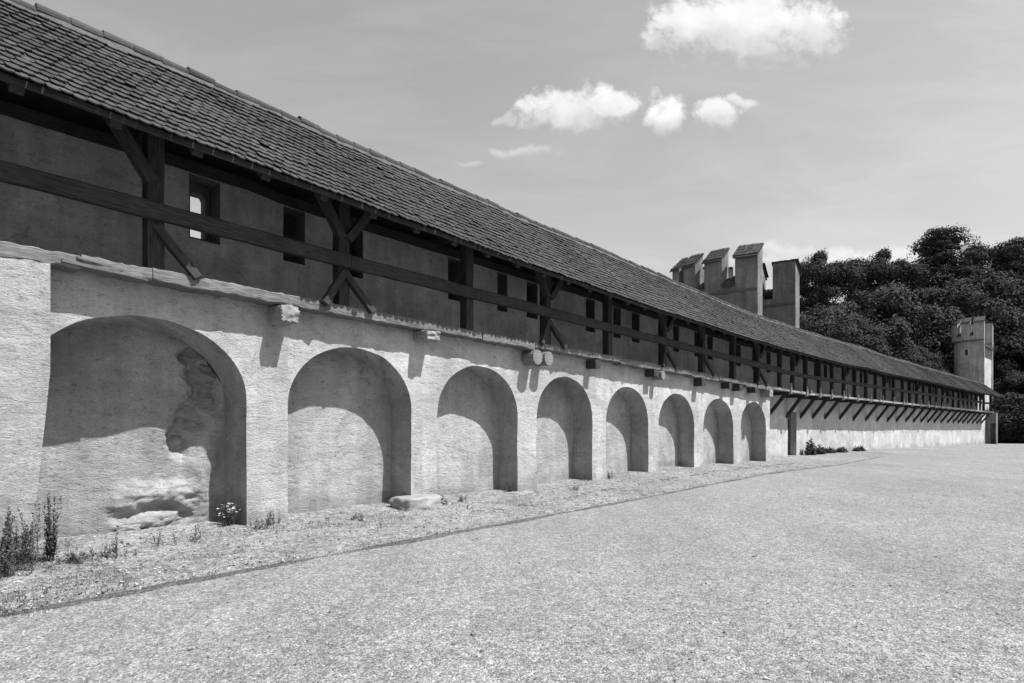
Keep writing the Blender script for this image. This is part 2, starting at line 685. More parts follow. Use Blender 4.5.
mb.grid(cw, frange(CORNER - .2, DS0, .2), frange(-.3, 3.3, .2))
mb.grid(cw, frange(DS0, DS1, .2), frange(DTOP, 3.3, .1))
mb.grid(cw, frange(DS1, 50, .22), frange(-.3, 3.3, .2))
mb.grid(cw, frange(50, 81.2, .5), frange(-.3, 3.3, .25))
obj('wall_face', mb, M_PLF, curtain, smooth=True)
mb = MB()      # door recess
for (o0, o1) in ((FAR, FAR - .45),):
    for s in (DS0, DS1):
        mb.grid(lambda o, z: (P(s, o, z), (o, z)), [o0, o1], [-.3, 1, DTOP])
    mb.grid(lambda s, o: (P(s, o, DTOP), (s, o)), [DS0, DS1], [o0, o1])
door = obj('door_surround', mb, M_PL2, curtain)
mb = MB()
mb.box(-.45, .45, -.03, .03, 0, 1.86)
for x in (-.3, -.15, 0, .15, .3):
    mb.box(x - .006, x + .006, -.036, .03, 0.02, 1.84)
dl = obj('door_leaf', mb, M_DOOR, door, F((DS0 + DS1) / 2, FAR - .40, gz(32) - .02))
mb = MB()
mb.box(-.56, .56, -.06, .12, 0, .30)
mb.box(-.56, -.45, -.06, .12, -1.85, -.002)
mb.box(.45, .56, -.06, .12, -1.85, -.002)
obj('door_frame', mb, M_TOW, door, F((DS0 + DS1) / 2, FAR - .34, gz(32) + 1.87))
mb = MB()
mb.box(-.5, .5, -.2, .25, -.1, .06)
obj('door_step', mb, M_STONE, door, F((DS0 + DS1) / 2, FAR - .1, gz(32)))
# the buttress that closes the far end, with its dark doorway
mb = MB()
b0, b1, bo = 81.2, 82.0, .2
ss_ = frange(-.3, 3.3, .2)
mb.grid(lambda o, z: (P(b0, o, z), (o, z)), frange(FAR - .1, FAR + .4, .15), ss_)
mb.grid(lambda o, z: (P(b0, o, z), (o, z)), [FAR + .4, FAR + .8], [2.2, 3.0, 3.3])
mb.grid(lambda o, z: (P(b0, o, z), (o, z)), frange(FAR + .8, bo, .1), ss_)
mb.grid(lambda s, z: (P(s, bo, z), (s, z)), [b0, b0 + .7, b1], ss_)
mb.grid(lambda o, z: (P(b0 + .5, o, z), (o, z)), [FAR - .1, bo], [-.3, 3.6])
mb.grid(lambda o, z: (P(b1, o, z), (o, z)), [FAR - 2, bo], ss_)
mb.grid(lambda o, s: (P(s, o, 3.6), (o, s)), [FAR - 1, bo], [b0, b1])
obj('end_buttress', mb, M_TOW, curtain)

# ------------------------------------------------------------------ parapet wall with loopholes
WF, WB = -1.0, -1.62
parapet = thing('parapet_wall', P(30, WF, 3.5), 'shaded upper parapet wall with narrow loophole windows behind the gallery posts', 'wall')
wins = [(3.91, 4.4), (5.52, 5.95), (6.91, 7.24), (9.59, 10.05), (11.28, 11.67), (12.46, 12.94), (15.3, 15.78), (16.85, 17.3), (18.0, 18.5),
        (20.89, 21.35), (22.6, 23.1), (23.72, 24.2), (26.42, 26.9)]
s = 28.1
k = 0
while s < 78:
    wins.append((s, s + .48))
    s += (1.3, 1.15, 2.75)[k % 3] + .25
    k += 1
WZ0, WZ1 = 4.66, 5.70


def wz(s):
    d = Lz(s) - 3.74
    return WZ0 + d * 1.0, WZ1 + d * 1.0


def ptop(s):
    return 5.77 + (Rz(s) - 7.16) * .9 - .0 + (0.06 if wz(s)[1] > 5.7 else 0)


mb = MB()
prev = -12.0
for (a, b) in wins + [(81.2, 81.2)]:
    mb.grid(lambda s, k: ((lambda z: (P(s, WF + .8 * rough_off(s + 60, z), z), (s, z)))(Lz(s) - .4 + (ptop(s) - Lz(s) + .4) * k)),
            frange(prev, a, .25), [j / 10 for j in range(11)])
    if b > a:
        zl, zh = wz(a)
        zh = min(zh, ptop(a) - .02)
        mb.grid(lambda s, k: (P(s, WF + .8 * rough_off(s + 60, 4), Lz(s) - .4 + (zl - Lz(s) + .4) * k), (s, 3.3 + 1.3 * k)), frange(a, b, .25), [0, .5, 1])
        mb.grid(lambda s, k: (P(s, WF, zh + (ptop(s) - zh) * k), (s, zh)), frange(a, b, .25), [0, 1])
    prev = b
# outer face, with the one open slit
SL0, SL1, SZ0, SZ1 = 4.09, 4.34, 4.83, 5.62
for (a, b, zl, zh) in ((-12, SL0, 0, None), (SL1, 81.2, 0, None), (SL0, SL1, 0, SZ0), (SL0, SL1, SZ1, None)):
    mb.grid(lambda s, k: ((lambda t: (P(s, WB, zl + (t - zl) * k), (s, zl + (t - zl) * k)))(zh if zh else ptop(s))), frange(a, b, 2.0), [0, .5, 1])
mb.grid(lambda s, o: (P(s, o, ptop(s)), (s, o)), frange(-12, 81.2, 2), [WF, WB])
mb.grid(lambda o, z: (P(81.2, o, z), (o, z)), [WF, WB], [0, 3, 5.0])
obj('wall_face', mb, M_PL2, parapet)
M_EMB = mat_stone('shaded_embrasure_lining', .12)  # shade inside the recesses is put into this dark tone
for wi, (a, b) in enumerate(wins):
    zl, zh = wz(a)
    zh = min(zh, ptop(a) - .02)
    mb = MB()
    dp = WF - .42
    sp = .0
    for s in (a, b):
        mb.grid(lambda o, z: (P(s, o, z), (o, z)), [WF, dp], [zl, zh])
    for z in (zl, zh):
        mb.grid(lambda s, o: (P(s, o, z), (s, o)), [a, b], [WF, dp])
    if wi == 0:
        zt = 5.50
        # back plate round the slit, with a low arched head
        mb.grid(lambda s, z: (P(s, dp, z), (s, z)), [a, SL0], [zl, zh])
        mb.grid(lambda s, z: (P(s, dp, z), (s, z)), [SL1, b], [zl, zh])
        mb.grid(lambda s, z: (P(s, dp, z), (s, z)), [SL0, SL1], [zl, SZ0])

        def at(s):
            x = (s - (SL0 + SL1) / 2) / ((SL1 - SL0) / 2)
            return zt + .1 * math.sqrt(max(0, 1 - x * x))
        ss = frange(SL0, SL1, .02)
        mb.grid(lambda s, k: (P(s, dp, at(s) + (zh - at(s)) * k), (s, k)), ss, [0, 1])
        mb.grid(lambda s, o: (P(s, o, at(s)), (s, o)), ss, [dp, WB])
        mb.grid(lambda s, o: (P(s, o, SZ0), (s, o)), [SL0, SL1], [dp, WB])
        for s in (SL0, SL1):
            mb.grid(lambda o, z: (P(s, o, z), (o, z)), [dp, WB], [SZ0, 5.61])
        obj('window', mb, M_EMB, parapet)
    else:
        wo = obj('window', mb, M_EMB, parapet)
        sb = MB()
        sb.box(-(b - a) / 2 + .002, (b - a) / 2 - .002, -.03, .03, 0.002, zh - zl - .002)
        obj('shade_board', sb, M_TIM, wo, F((a + b) / 2, WF - .36, zl))  # dark board put in for the shade at the back of the recess

# ------------------------------------------------------------------ timber gallery
gal = thing('timber_gallery', P(30, .1, 3.5), 'roofed timber gallery of dark posts and rails under a long clay tiled roof', 'gallery')
# edge beams of the ledge, in lengths
bounds = [-12, -6, -2, 2.15, 2.95, 5.1, 7.75, 9.4, 11.2, 13.0, 15.2, 17.4, 19.8, 22.0, 24.5, 27.3, 31.5, 36, 41, 46, 51, 56, 61, 66, 71, 75.5, 79.4]
for i in range(len(bounds) - 1):
    a, b = bounds[i], bounds[i + 1]
    far = a > 27
    dz, do, th = random.uniform(-.02, .02), random.uniform(-.03, .02), random.uniform(.15, .2)
    if far:
        th = .12
        dz *= .5
    if -3 < a < 2.1:
        dz, do, th = 0, .0, .19
    tilt0 = random.uniform(-.015, .015)

    def prof(s):
        t = Lz(s) + dz + tilt0 * (s - a) / 2 + .016 * n3(s * 2.1, i, 0) + .014 * n3(s * 8, i, 1)
        bt = t - th + .03 * n3(s * 1.3, i, 5) + .015 * n3(s * 6, i, 5)
        fo = .30 + do + .022 * n3(s * 2.7, i, 9) + .018 * n3(s * 9, i, 4)
        inn = .02 if not far else .12
        return [(inn, bt), (fo - .015, bt), (fo, bt + .02), (fo + .004 * n3(s * 8, 3, i), (bt + t) / 2), (fo - .006, t - .02), (fo - .03, t), (inn, t)]
    mb = MB()
    mb.loft(frange(a + .004, b - .004, .06 if a < 30 else .5), prof)
    obj('edge_beam', mb, M_LED3 if far else M_LED if i % 3 else M_LED2, gal)
# splintered scarf pieces by the first post
for (s0, z0, s1, z1, h) in ((1.95, -.12, 2.9, -.185, .045), (2.1, -.05, 2.6, -.12, .03)):
    mb = MB()
    mb.bar(P(s0, .315, Lz(s0) + z0), P(s1, .30, Lz(s1) + z1), .03, h, seg=6, wob=.008, h2=.012)
    obj('splinter', mb, M_LED2, gal)
mb = MB()
mb.loft(frange(-12, CORNER + .2, .6), lambda s: [(WF - .1, Lz(s) - .12), (.05, Lz(s) - .12), (.05, Lz(s) - .04), (WF - .1, Lz(s) - .04)])
mb.loft(frange(CORNER + .2, 79.4, .8), lambda s: [(WF - .1, Lz(s) - .12), (.13, Lz(s) - .12), (.13, Lz(s) - .05), (WF - .1, Lz(s) - .05)])
obj('floor', mb, M_TIM, gal)

# posts
post_s = [-8.6, -5.7, -2.8, 0.05, 3.04, 6.03, 9.14, 11.91, 14.82, 18.14, 21.03, 23.71, 26.05, 28.53, 30.05, 31.65]
while post_s[-1] < 77:
    post_s.append(post_s[-1] + random.choice((1.75, 1.9, 2.0)))
post_s[-1] = 78.9
PM = MB()
PM.bar((0, 0, -.03), (0, 0, 2.62), .21, .20, up=(0, 1, 0), seg=8, wob=.006)
post_me = PM.mesh('post')
PM = MB()
PM.bar((0, 0, -.03), (0, 0, 2.62), .16, .16, up=(0, 1, 0), seg=6, wob=.005)
post_far = PM.mesh('post')


def brace_mesh(p, q, w, h):
    b_ = MB()
    b_.bar(p, q, w, h, up=(0, 1, 0), seg=4, wob=.004)
    return b_.mesh('brace')


up_l = brace_mesh((-.06, -.11, 1.32), (-.72, -.2, 2.32), .15, .14)
up_r = brace_mesh((.06, -.11, 1.32), (.72, -.2, 2.32), .15, .14)
lo_l = brace_mesh((.0, -.09, .68), (-.50, -.27, -.04), .12, .10)
lo_r = brace_mesh((.0, -.09, .68), (.48, -.27, -.04), .12, .10)
PZ = [roofz(s, .08) - .2 for s in post_s]
for i, s in enumerate(post_s):
    hh = roofz(s, .08) - .16 - Lz(s)
    M = F(s, .06, Lz(s), hh / 2.62)
    po = link('post', post_me if s < 27 else post_far, M_TIM, gal, M)
    near_i = i - 4       # 0 at the first visible post
    if near_i == 0:
        sel = (up_l, lo_r)
    elif near_i in (-1, -3, 1, 3, 5, 8):
        sel = (up_l, up_r, lo_l, lo_r)
    elif near_i == 6:
        sel = (up_l, lo_r)
    elif s > 27 and near_i % 4 == 2:
        sel = (up_l, up_r)
    else:
        sel = ()
    for me in sel:
        link('brace', me, M_TIM, po, M)
    if s > 30 and i % 3 == 0:      # brace feet at some far posts, sunlight put into their pale colour
        w_ = MB()
        w_.bar((-.05, -.28, -.02), (-.3, -.30, .42), .12, .10, up=(0, 1, 0), w2=.05, h2=.04)
        obj('lit_brace_foot', w_, M_LED2, po, F(s, .06, Lz(s)))
# rails, in lengths
rb = [-12, -5.7, .05, 6.1, 11.91, 18.14, 23.71, 28.53, 36, 44, 52, 60, 69, 79.2]
for i in range(len(rb) - 1):
    a, b = rb[i], rb[i + 1]

    def prof(s):
        c = Lz(s) + .80 + .015 * n3(s * .7, i, 2) + (-.02 if s > 28 else 0)
        h = .115 + .01 * n3(s * 2, i, 7)
        if s > 28:
            h *= .8
        o0 = .165
        o1 = .27 + .01 * n3(s * 3, i, 1)
        return [(o0, c - h), (o1 - .015, c - h), (o1, c - h + .02), (o1, c + h - .02), (o1 - .015, c + h), (o0, c + h)]
    mb = MB()
    mb.loft(frange(a + .003, b - .003, .2 if a < 28 else .6), prof)
    obj('rail', mb, M_TIM, gal)
# plate over the posts and inner wall plate
mb = MB()
mb.loft(frange(-12, SEND - .2, .6), lambda s: [(-.03, roofz(s, .06) - .33), (.15, roofz(s, .06) - .33), (.15, roofz(s, .06) - .19), (-.03, roofz(s, .06) - .15)])
obj('post_plate', mb, M_TIM, gal)
mb = MB()
mb.loft(frange(-12, SEND - .2, .6), lambda s: [(WF - .12, ptop(s) + .003), (WF + .06, ptop(s) + .003), (WF + .06, ptop(s) + .17), (WF - .12, ptop(s) + .17)])
obj('wall_plate', mb, M_TIM, gal)
# tie beams from the plate to the parapet, above every post
for s in post_s:
    mb = MB()
    zt = min(ptop(s) + .26, roofz(s, .06) - .25)
    mb.bar(P(s + .14, .25, zt), P(s + .14, WB + .1, zt), .15, .15)
    obj('tie_beam', mb, M_TIM, gal)
# rafters with tails
RM = MB()
x0, x1 = -.012, 1.86 + .02
RM.bar((0, 0, -.03), (0, -1.66, -1.76), .13, .13)
raft_me = RM.mesh('rafter')
rs = frange(-11.6, SEND - .15, .93)[:98]
for s in rs:
    sc = (Rz(s) - Ez(s)) / 1.89
    M = F(s, RO, Rz(s) - .17, sc)
    link('rafter', raft_me, M_TIM, gal, M)
# roof boarding, tiles, ridge
mb = MB()
OB = RO - 1.25


def rb_prof(s):
    return [(EO - .10, roofz(s, EO - .10) - .075), (RO, Rz(s) - .075), (OB, Rz(s) - 1.25), (OB, Rz(s) - 1.22), (RO, Rz(s) - .035), (EO - .10, roofz(s, EO - .10) - .04)]


mb.loft(frange(-12, SEND, .5), rb_prof)
roof = obj('roof', mb, M_TIM2, gal)
mb = MB()
mb.loft(frange(-12, SEND, .4), lambda s: [(EO - .075, Ez(s) - .05 + .008 * n3(s, 3, 3)), (EO - .045, Ez(s) - .05 + .008 * n3(s, 3, 3)), (EO - .045, Ez(s) + .03), (EO - .075, Ez(s) + .03)])
obj('eave_board', mb, M_TIM, roof)
mb = MB()
mb.loft(frange(-12, SEND, .5), lambda s: [(OB - .1, Rz(s) - 1.33), (RO, Rz(s) - .01), (RO, Rz(s) + .02), (OB - .1, Rz(s) - 1.29)])
obj('rear_slope', mb, M_TILE, roof)


def tiles():
    tw = .130
    NR = 17
    V, FC = [], []
    npt = 6
    ends = [(-.5 + i / (npt - 1)) for i in range(npt)]
    for r in range(NR):
        k0 = r / NR            # 0 at the eave
        n = int((SEND + 12) / tw)
        for c in range(n):
            s = -12 + (c + (.5 if r % 2 else 0) + .25) * tw
            if s > SEND - .09 or s < -11.9:
                continue
            far = s > 34
            js, jk, jl = random.gauss(0, .005), random.gauss(0, .007), random.gauss(0, .005)
            if random.random() < .035:
                jk += random.uniform(-.05, .02)
                jl += random.uniform(0, .018)
            sag = .018 * n3(s * .5, k0 * 2, 3) + .014 * n3(s * 1.7, k0 * 4, 8)
            a = len(V)
            sc = tw * .485
            pts = []
            pe = 3 if far else npt
            for i in range(pe):
                u = -.5 + i / (pe - 1)
                # rounded lower edge
                drop = .029 * (1 - (2 * u) ** 2)
                pts.append((u * 2 * sc, -drop))
            ln = 1.9 / NR
            M1 = []
            for (x, dk) in pts:
                M1.append((s + js + x, k0 - (.0) + dk / 2.66 + jk / 2.66, .050 + jl))
            # upper corners tucked under the next course
            M1.append((s + js + sc, k0 + ln, .002))
            M1.append((s + js - sc, k0 + ln, .002))
            for (q, kk, lift) in M1:
                off = EO - kk * (EO - RO)
                V.append(P(q, off + (lift + sag) * .70, Ez(q) + (Rz(q) - Ez(q)) * kk + (lift + sag) * .70))
            b = len(V)
            for (q, kk, lift) in M1[:pe]:
                off = EO - (kk + .001) * (EO - RO)
                V.append(P(q, off + (lift + sag - .016) * .70, Ez(q) + (Rz(q) - Ez(q)) * kk + (lift + sag - .016) * .70))
            FC.append(tuple(range(a, a + pe + 2)))
            for i in range(pe - 1):
                FC.append((a + i + 1, a + i, b + i, b + i + 1))
            FC.append((a, a + pe + 1, b))
            FC.append((a + pe, a + pe - 1, b + pe - 1))
    m_ = MB()
    m_.add(V, FC)
    return m_


obj('roof_tiles', tiles(), M_TILE, roof)
mb = MB()      # ridge: half-round caps bedded in mortar
s = -12.0
while s < SEND - .3:
    ln = .40
    n = 8
    v, f = [], []
    dz = random.gauss(0, .012)
    for (q, rr) in ((s, .10), (s + ln, .09)):
        for j in range(n + 1):
            t = math.pi * (1.15 * j / n - .075)
            v.append(P(q, RO + rr * math.cos(t), Rz(q) + .03 + dz + rr * math.sin(t)))
    for j in range(n):
        f.append((j, j + 1, n + 2 + j, n + 1 + j))
    f.append(tuple(range(n + 1)))
    f.append(tuple(range(n + 1, 2 * n + 2)))
    mb.add(v, f)
    s += .375
obj('ridge_caps', mb, M_TILE, roof)
mb = MB()
mb.loft(frange(-12, SEND, .12 if True else 1), lambda s: [(RO + .11 + .03 * n3(s * 3, 1, 1), roofz(s, RO + .11) + .04), (RO + .07, Rz(s) + .06 + .02 * n3(s * 6, 2, 2)), (RO - .07, Rz(s) + .05), (RO - .15, Rz(s) - .12)])
obj('ridge_mortar', mb, M_MORT, roof)
# struts under the far walkway
strut_s = [29.08, 31.03, 32.74, 34.33, 36.05, 38.28, 40.49, 42.76, 44.99, 47.19, 49.21, 51.46, 53.52, 55.55, 57.6, 59.48, 61.8, 64.09, 66.1, 68.06, 69.9, 72.01, 74.2, 76.3, 78.4]
SM = MB()
SM.bar((0, .0, -.88), (0, -.70, -.02), .13, .14, seg=3, wob=.004)
strut_me = SM.mesh('strut')
JM = MB()
JM.box(-.07, .07, -.98, .3, -.13, 0)
joist_me = JM.mesh('joist')
TM = MB()
TM.box(-.025, .025, -.06, -.0, -.2, .28)
peg_me = TM.mesh('peg')
for i, s in enumerate(strut_s):
    zb = 1.0 if s < 31 else 1.15 if s > 40 else 1.08
    link('strut', strut_me, M_TIM, gal, F(s + .2, FAR - .03, Lz(s) - .24, zb))
    link('joist', joist_me, M_TIM, gal, F(s, FAR, Lz(s) - .125))
    link('peg', peg_me, M_LED3, gal, F(s + .1, .305, Lz(s)))

# ------------------------------------------------------------------ shell towers
def shell_tower(origin, segs, th, crenel, eave, ridge, spans, label, gorge=None, string=None, jetty=0.0, loops=(), skew=0, mat=None):
    MT = mat or M_TOW
    """shell tower open to the courtyard; segs = (length, heading, heading) run out along the near side, round the back and home"""
    tab = []
    x, y = origin
    for L, h0, h1 in segs:
        n = max(2, int(L / .05))
        for i in range(n):
            h = h0 + (h1 - h0) * i / n
            tab.append((x, y, h))
            x -= math.cos(R(h)) * L / n
            y += math.sin(R(h)) * L / n
    tab.append((x, y, segs[-1][2]))
    tot = sum(q[0] for q in segs)
    end = (x, y)

    def pt(l, d, z):
        """d: 0 outer face, th inner face"""
        f = max(0, min(1, l / tot)) * (len(tab) - 1)
        i = min(len(tab) - 2, int(f))
        k = f - i
        px, py, h = [tab[i][j] + (tab[i + 1][j] - tab[i][j]) * k for j in range(3)]
        ext = l if l < 0 else l - tot if l > tot else 0
        px -= math.cos(R(h)) * ext
        py += math.sin(R(h)) * ext
        h += skew * max(0, 1 - l / 5.5) + skew * .6 * max(0, 1 - (tot - l) / 5.5)
        return (px + math.sin(R(h)) * d, py + math.cos(R(h)) * d, z)
    tw = thing('shell_tower', (origin[0], origin[1], 0), label, 'tower')

    def shell(a, b, d0, d1, z0, z1, st=.3):
        m_ = MB()
        ls = frange(a, b, st)
        zz = frange(z0, z1, .4)
        for d in (d0, d1):
            m_.grid(lambda l, z: (pt(l, d + .02 * n3(l, z, d), z), (l, z)), ls, zz)
        for z in (z0, z1):
            m_.grid(lambda l, d: (pt(l, d, z), (l, d)), ls, [d0, d1])
        for l in (a, b):
            m_.grid(lambda d, z: (pt(l, d + .02 * n3(l, z, d), z), (d, z)), [d0, d1], zz)
        return m_
    zs_ = string if string else crenel
    if jetty:
        obj('shaft', shell(0, tot, 0, th, 0, zs_), MT, tw)
        obj('upper_wall', shell(0, tot, -jetty, th - .1, zs_ + .002, crenel), MT, tw)
    else:
        obj('shaft', shell(0, tot, 0, th, 0, crenel), MT, tw)
    j = -jetty

    def cap(a, b, z0, z1):
        m_ = MB()
        e0, e1 = a - .05, b + .05
        ls = frange(e0, e1, .25)
        for (d0_, h0, d1_, h1) in ((j - .14, z0 - .06, th + .04, z1 + .02), (j - .14, z0 - .12, th + .04, z1 - .04)):
            m_.grid(lambda l, k: (pt(l, d0_ + (d1_ - d0_) * k, h0 + (h1 - h0) * k), (l, k)), ls, [0, .33, .66, 1])
        for k in (0, 1):
            d_ = (j - .14, th + .04)[k]
            h_ = (z0 - .06, z1 + .02)[k]
            m_.grid(lambda l, q: (pt(l, d_, h_ - .06 * q), (l, q)), ls, [0, 1])
        for l in (e0, e1):
            m_.grid(lambda k, q: (pt(l, j - .14 + (th + .18 - j) * k, z0 - .06 + (z1 - z0 + .08) * k - .06 * q), (k, q)), [0, 1], [0, 1])
        # tile courses as small steps
        for r in range(4):
            k = .1 + .22 * r
            zc = z0 - .06 + (z1 - z0 + .08) * k
            dc = j - .14 + (th + .18 - j) * k
            c = e0
            while c < e1 - .1:
                jj = random.uniform(-.012, .012)
                q0, q1 = c + .01, c + .19
                m_.add([pt(q0, dc - .03, zc - .03 + .08 + jj), pt(q1, dc - .03, zc - .03 + .08 + jj), pt(q1, dc + .15, zc + .2 + jj), pt(q0, dc + .15, zc + .2 + jj),
                        pt(q0, dc - .03, zc - .02 + jj), pt(q1, dc - .03, zc - .02 + jj)], [(0, 1, 2, 3), (0, 1, 5, 4)])
                c += .2
        return m_
    # merlons: box with a sloping top
    edges = []
    for (a, b) in spans:
        m_ = MB()
        ls = frange(a, b, .3)
        d0_, d1_ = j, th - (.1 if jetty else 0)
        zz = [0, .25, .5, .75, 1]
        for d, top in ((d0_, eave), (d1_, ridge)):
            m_.grid(lambda l, k: (pt(l, d, crenel + (top - crenel) * k), (l, crenel + (top - crenel) * k)), ls, zz)
        for l in (a, b):
            m_.grid(lambda q, k: (pt(l, d0_ + (d1_ - d0_) * q, crenel + (eave + (ridge - eave) * q - crenel) * k), (q, crenel + 2 * k)), [0, .5, 1], zz)
        m_.grid(lambda l, q: (pt(l, d0_ + (d1_ - d0_) * q, eave + (ridge - eave) * q), (l, q)), ls, [0, 1])
        mer = obj('merlon', m_, MT, tw)
        obj('cap', cap(a, b, eave, ridge), M_TILE, mer)
    sp = sorted(spans)
    for (a, b), (c, d) in zip(sp[:-1], sp[1:]):
        if c - b > .15:
            obj('sill_cap', cap(b + .06, c - .06, crenel + .02, crenel + .45), M_TILE, tw)
    if string:
        m_ = MB()
        for d, sg in ((-jetty - .05, 1), (th + (.0 if jetty else .05), -1)):
            ls = frange(0, tot, .3)
            m_.grid(lambda l, q: (pt(l, d + sg * q * .1, string - .05), (l, q)), ls, [0, 1])
            m_.grid(lambda l, q: (pt(l, d, string - .05 + q * .11), (l, q)), ls, [0, 1])
            m_.grid(lambda l, q: (pt(l, d + sg * q * .1, string + .06), (l, q)), ls, [0, 1])
        obj('string_course', m_, M_MORT, tw)
    if gorge:
        A, B = Vector(pt(.1, th, 0)), Vector(pt(tot - .1, th, 0))
        A2, B2 = Vector(pt(.5, th, 0)), Vector(pt(tot - .5, th, 0))
        m_ = MB()
        for q0, q1 in ((A, B), (A2, B2)):
            m_.grid(lambda k, z: ((q0.x + (q1.x - q0.x) * k, q0.y + (q1.y - q0.y) * k, z), (k * 4, z)), frange(0, 1, .1), frange(0, gorge, .4))
        m_.add([(A.x, A.y, gorge), (B.x, B.y, gorge), (B2.x, B2.y, gorge), (A2.x, A2.y, gorge)], [(0, 1, 2, 3)])
        obj('gorge_wall', m_, M_PLF, tw)
        m_ = MB()
        u = (B - A).normalized()
        m_.bar(tuple(A - u * .2 + Vector((0, 0, gorge + 1.35))), tuple(B + u * .9 + Vector((0, 0, gorge + 1.35))), .25, .3)
        obj('floor_beam', m_, M_TIM, tw)
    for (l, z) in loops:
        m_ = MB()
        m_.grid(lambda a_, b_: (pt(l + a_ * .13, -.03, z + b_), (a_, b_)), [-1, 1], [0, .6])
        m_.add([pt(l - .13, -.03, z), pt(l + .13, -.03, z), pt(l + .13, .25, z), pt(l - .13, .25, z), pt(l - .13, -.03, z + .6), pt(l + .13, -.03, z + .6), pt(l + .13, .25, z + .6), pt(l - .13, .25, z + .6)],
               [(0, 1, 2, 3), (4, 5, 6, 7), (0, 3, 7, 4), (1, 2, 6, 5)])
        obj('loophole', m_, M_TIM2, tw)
    return tw


sp1 = [(0, 1.05), (1.68, 2.6), (3.1, 3.8), (4.1, 4.6), (6.5, 7.2), (7.8, 8.5), (9.0, 10.15), (11.1, 11.9), (12.45, 13.65)]
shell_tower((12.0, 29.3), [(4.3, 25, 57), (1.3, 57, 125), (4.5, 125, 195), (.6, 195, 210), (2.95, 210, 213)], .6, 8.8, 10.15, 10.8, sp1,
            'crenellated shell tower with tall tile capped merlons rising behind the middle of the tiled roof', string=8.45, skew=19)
sp2 = [(0, .95), (1.25, 2.0), (2.35, 3.1), (3.5, 4.3), (4.8, 5.6), (6.1, 6.9), (7.3, 8.1), (8.5, 9.3), (9.7, 10.6)]
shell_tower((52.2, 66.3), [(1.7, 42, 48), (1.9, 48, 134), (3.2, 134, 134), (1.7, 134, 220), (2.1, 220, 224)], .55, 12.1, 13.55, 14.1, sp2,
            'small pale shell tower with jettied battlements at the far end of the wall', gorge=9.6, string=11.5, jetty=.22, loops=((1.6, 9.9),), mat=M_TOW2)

# ------------------------------------------------------------------ ground
gut = pl([(-12, 2.55), (1, 2.57), (3, 2.50), (6, 2.48), (9, 2.55), (12, 2.65), (18, 2.76), (28, 2.85), (34, 2.6), (80, 1.6)])
MS = (T1 + T2) / 2


def s_of(x, y):
    # arc position along the wall for a ground point (projected on the near, then the far heading)
    q = P(S1)
    a = x * math.sin(T1) + y * math.cos(T1)
    if a < S1:
        return a
    q = P(S2)
    b = S2 + (x - q[0]) * math.sin(T2) + (y - q[1]) * math.cos(T2)
    if b > S2:
        return b
    q = P(24)
    return max(S1, min(S2, 24 + (x - q[0]) * math.sin(R(44)) + (y - q[1]) * math.cos(R(44))))


def gnd(x, y):
    r = math.hypot(x, y)
    z = gz(max(-12, min(105, s_of(x, y)))) if r < 140 else 0
    return z + .03 * n3(x * .12, y * .12, 5) * min(1, 40 / (r + 1)) - .012


mb = MB()
rr_ = [0.0] + [1.2 * 1.085 ** i for i in range(78)]
th_ = [2 * math.pi * i / 120 for i in range(121)]
mb.grid(lambda r, t: ((r * math.cos(t), r * math.sin(t), gnd(r * math.cos(t), r * math.sin(t))), (r * math.cos(t), r * math.sin(t))), rr_, th_)
ground = obj('courtyard', mb, M_GRAV, smooth=True)
tag(ground, 'pale gravel courtyard', None, None, 'structure')


def verge_z(s, k):
    """k 0 at the gutter, 1 at the wall"""
    k = max(0.0, min(1.0, k))
    z = gnd(*P(s, gut(s) - (gut(s) + .6) * k)[:2]) + .016 - .03 * max(0, 1 - k / .07) + .11 * k ** 1.4 * (1 if s < 20 else .5)
    return z + .03 * n3(s * 1.1, k * 2, 7) * min(1, 4 * k) + .012 * n3(s * 5, k * 8, 2) * min(1, 4 * k)


mb = MB()
ks = [i / 14 for i in range(15)]


def vg(s, k):
    o0 = gut(s) - .12
    o1 = (-.75 if s < CORNER else FAR - .05)
    o = o0 + (o1 - o0) * k
    return P(s, o, verge_z(s, k)), (s, o)


mb.grid(vg, frange(-12, 30, .16) + frange(30, 80.5, .6)[1:], ks)
ver = obj('verge', mb, M_VERGE, smooth=True)
tag(ver, 'stony earth verge along the foot of the wall', None, None, 'structure')
mb = MB()


def gt(s, k):
    wdt = max(.004, (.10 if s < 9 else .05) + .17 * n3(s * .6, 1, 1) + .08 * n3(s * 2.3, k, 1))
    o = gut(s) + (k - .5) * 2 * wdt
    z = gnd(*P(s, o)[:2]) + .014 + .004 * n3(s * 6, k * 2, 3) - .024 * abs(2 * k - 1) ** 4
    return P(s, o + .03 * n3(s * 2.3, 5, 5), z), (s, o)


mb.grid(gt, frange(-12, 34, .1), [0, .25, .5, .75, 1])
g_ = obj('gutter', mb, M_GUT, smooth=True)
tag(g_, 'dark earth gutter line between verge and courtyard', None, None, 'structure')
mb = MB()
s = -6.0
kerb = pl([(-12, 1.45), (9, 1.45), (13, 1.28), (28, 1.3), (34, 1.0)])
mbk = MB()
s = 8.5
while s < 27:
    ln = random.uniform(.10, .28)
    if random.random() < .62:
        jo = random.uniform(-.03, .03)
        z_ = verge_z(s, (gut(s) - .12 - kerb(s)) / (gut(s) + .63))
        mbk.lump(P(s + ln / 2, kerb(s) + jo, z_ + random.uniform(-.01, .012)), (ln * .42, random.uniform(.025, .05), .025), s * 7, 2, .5, .8)
    s += ln
k_ = obj('kerb', mbk, M_RUB)
tag(k_, 'broken line of low pale kerb stones in the verge', None, None, 'structure')

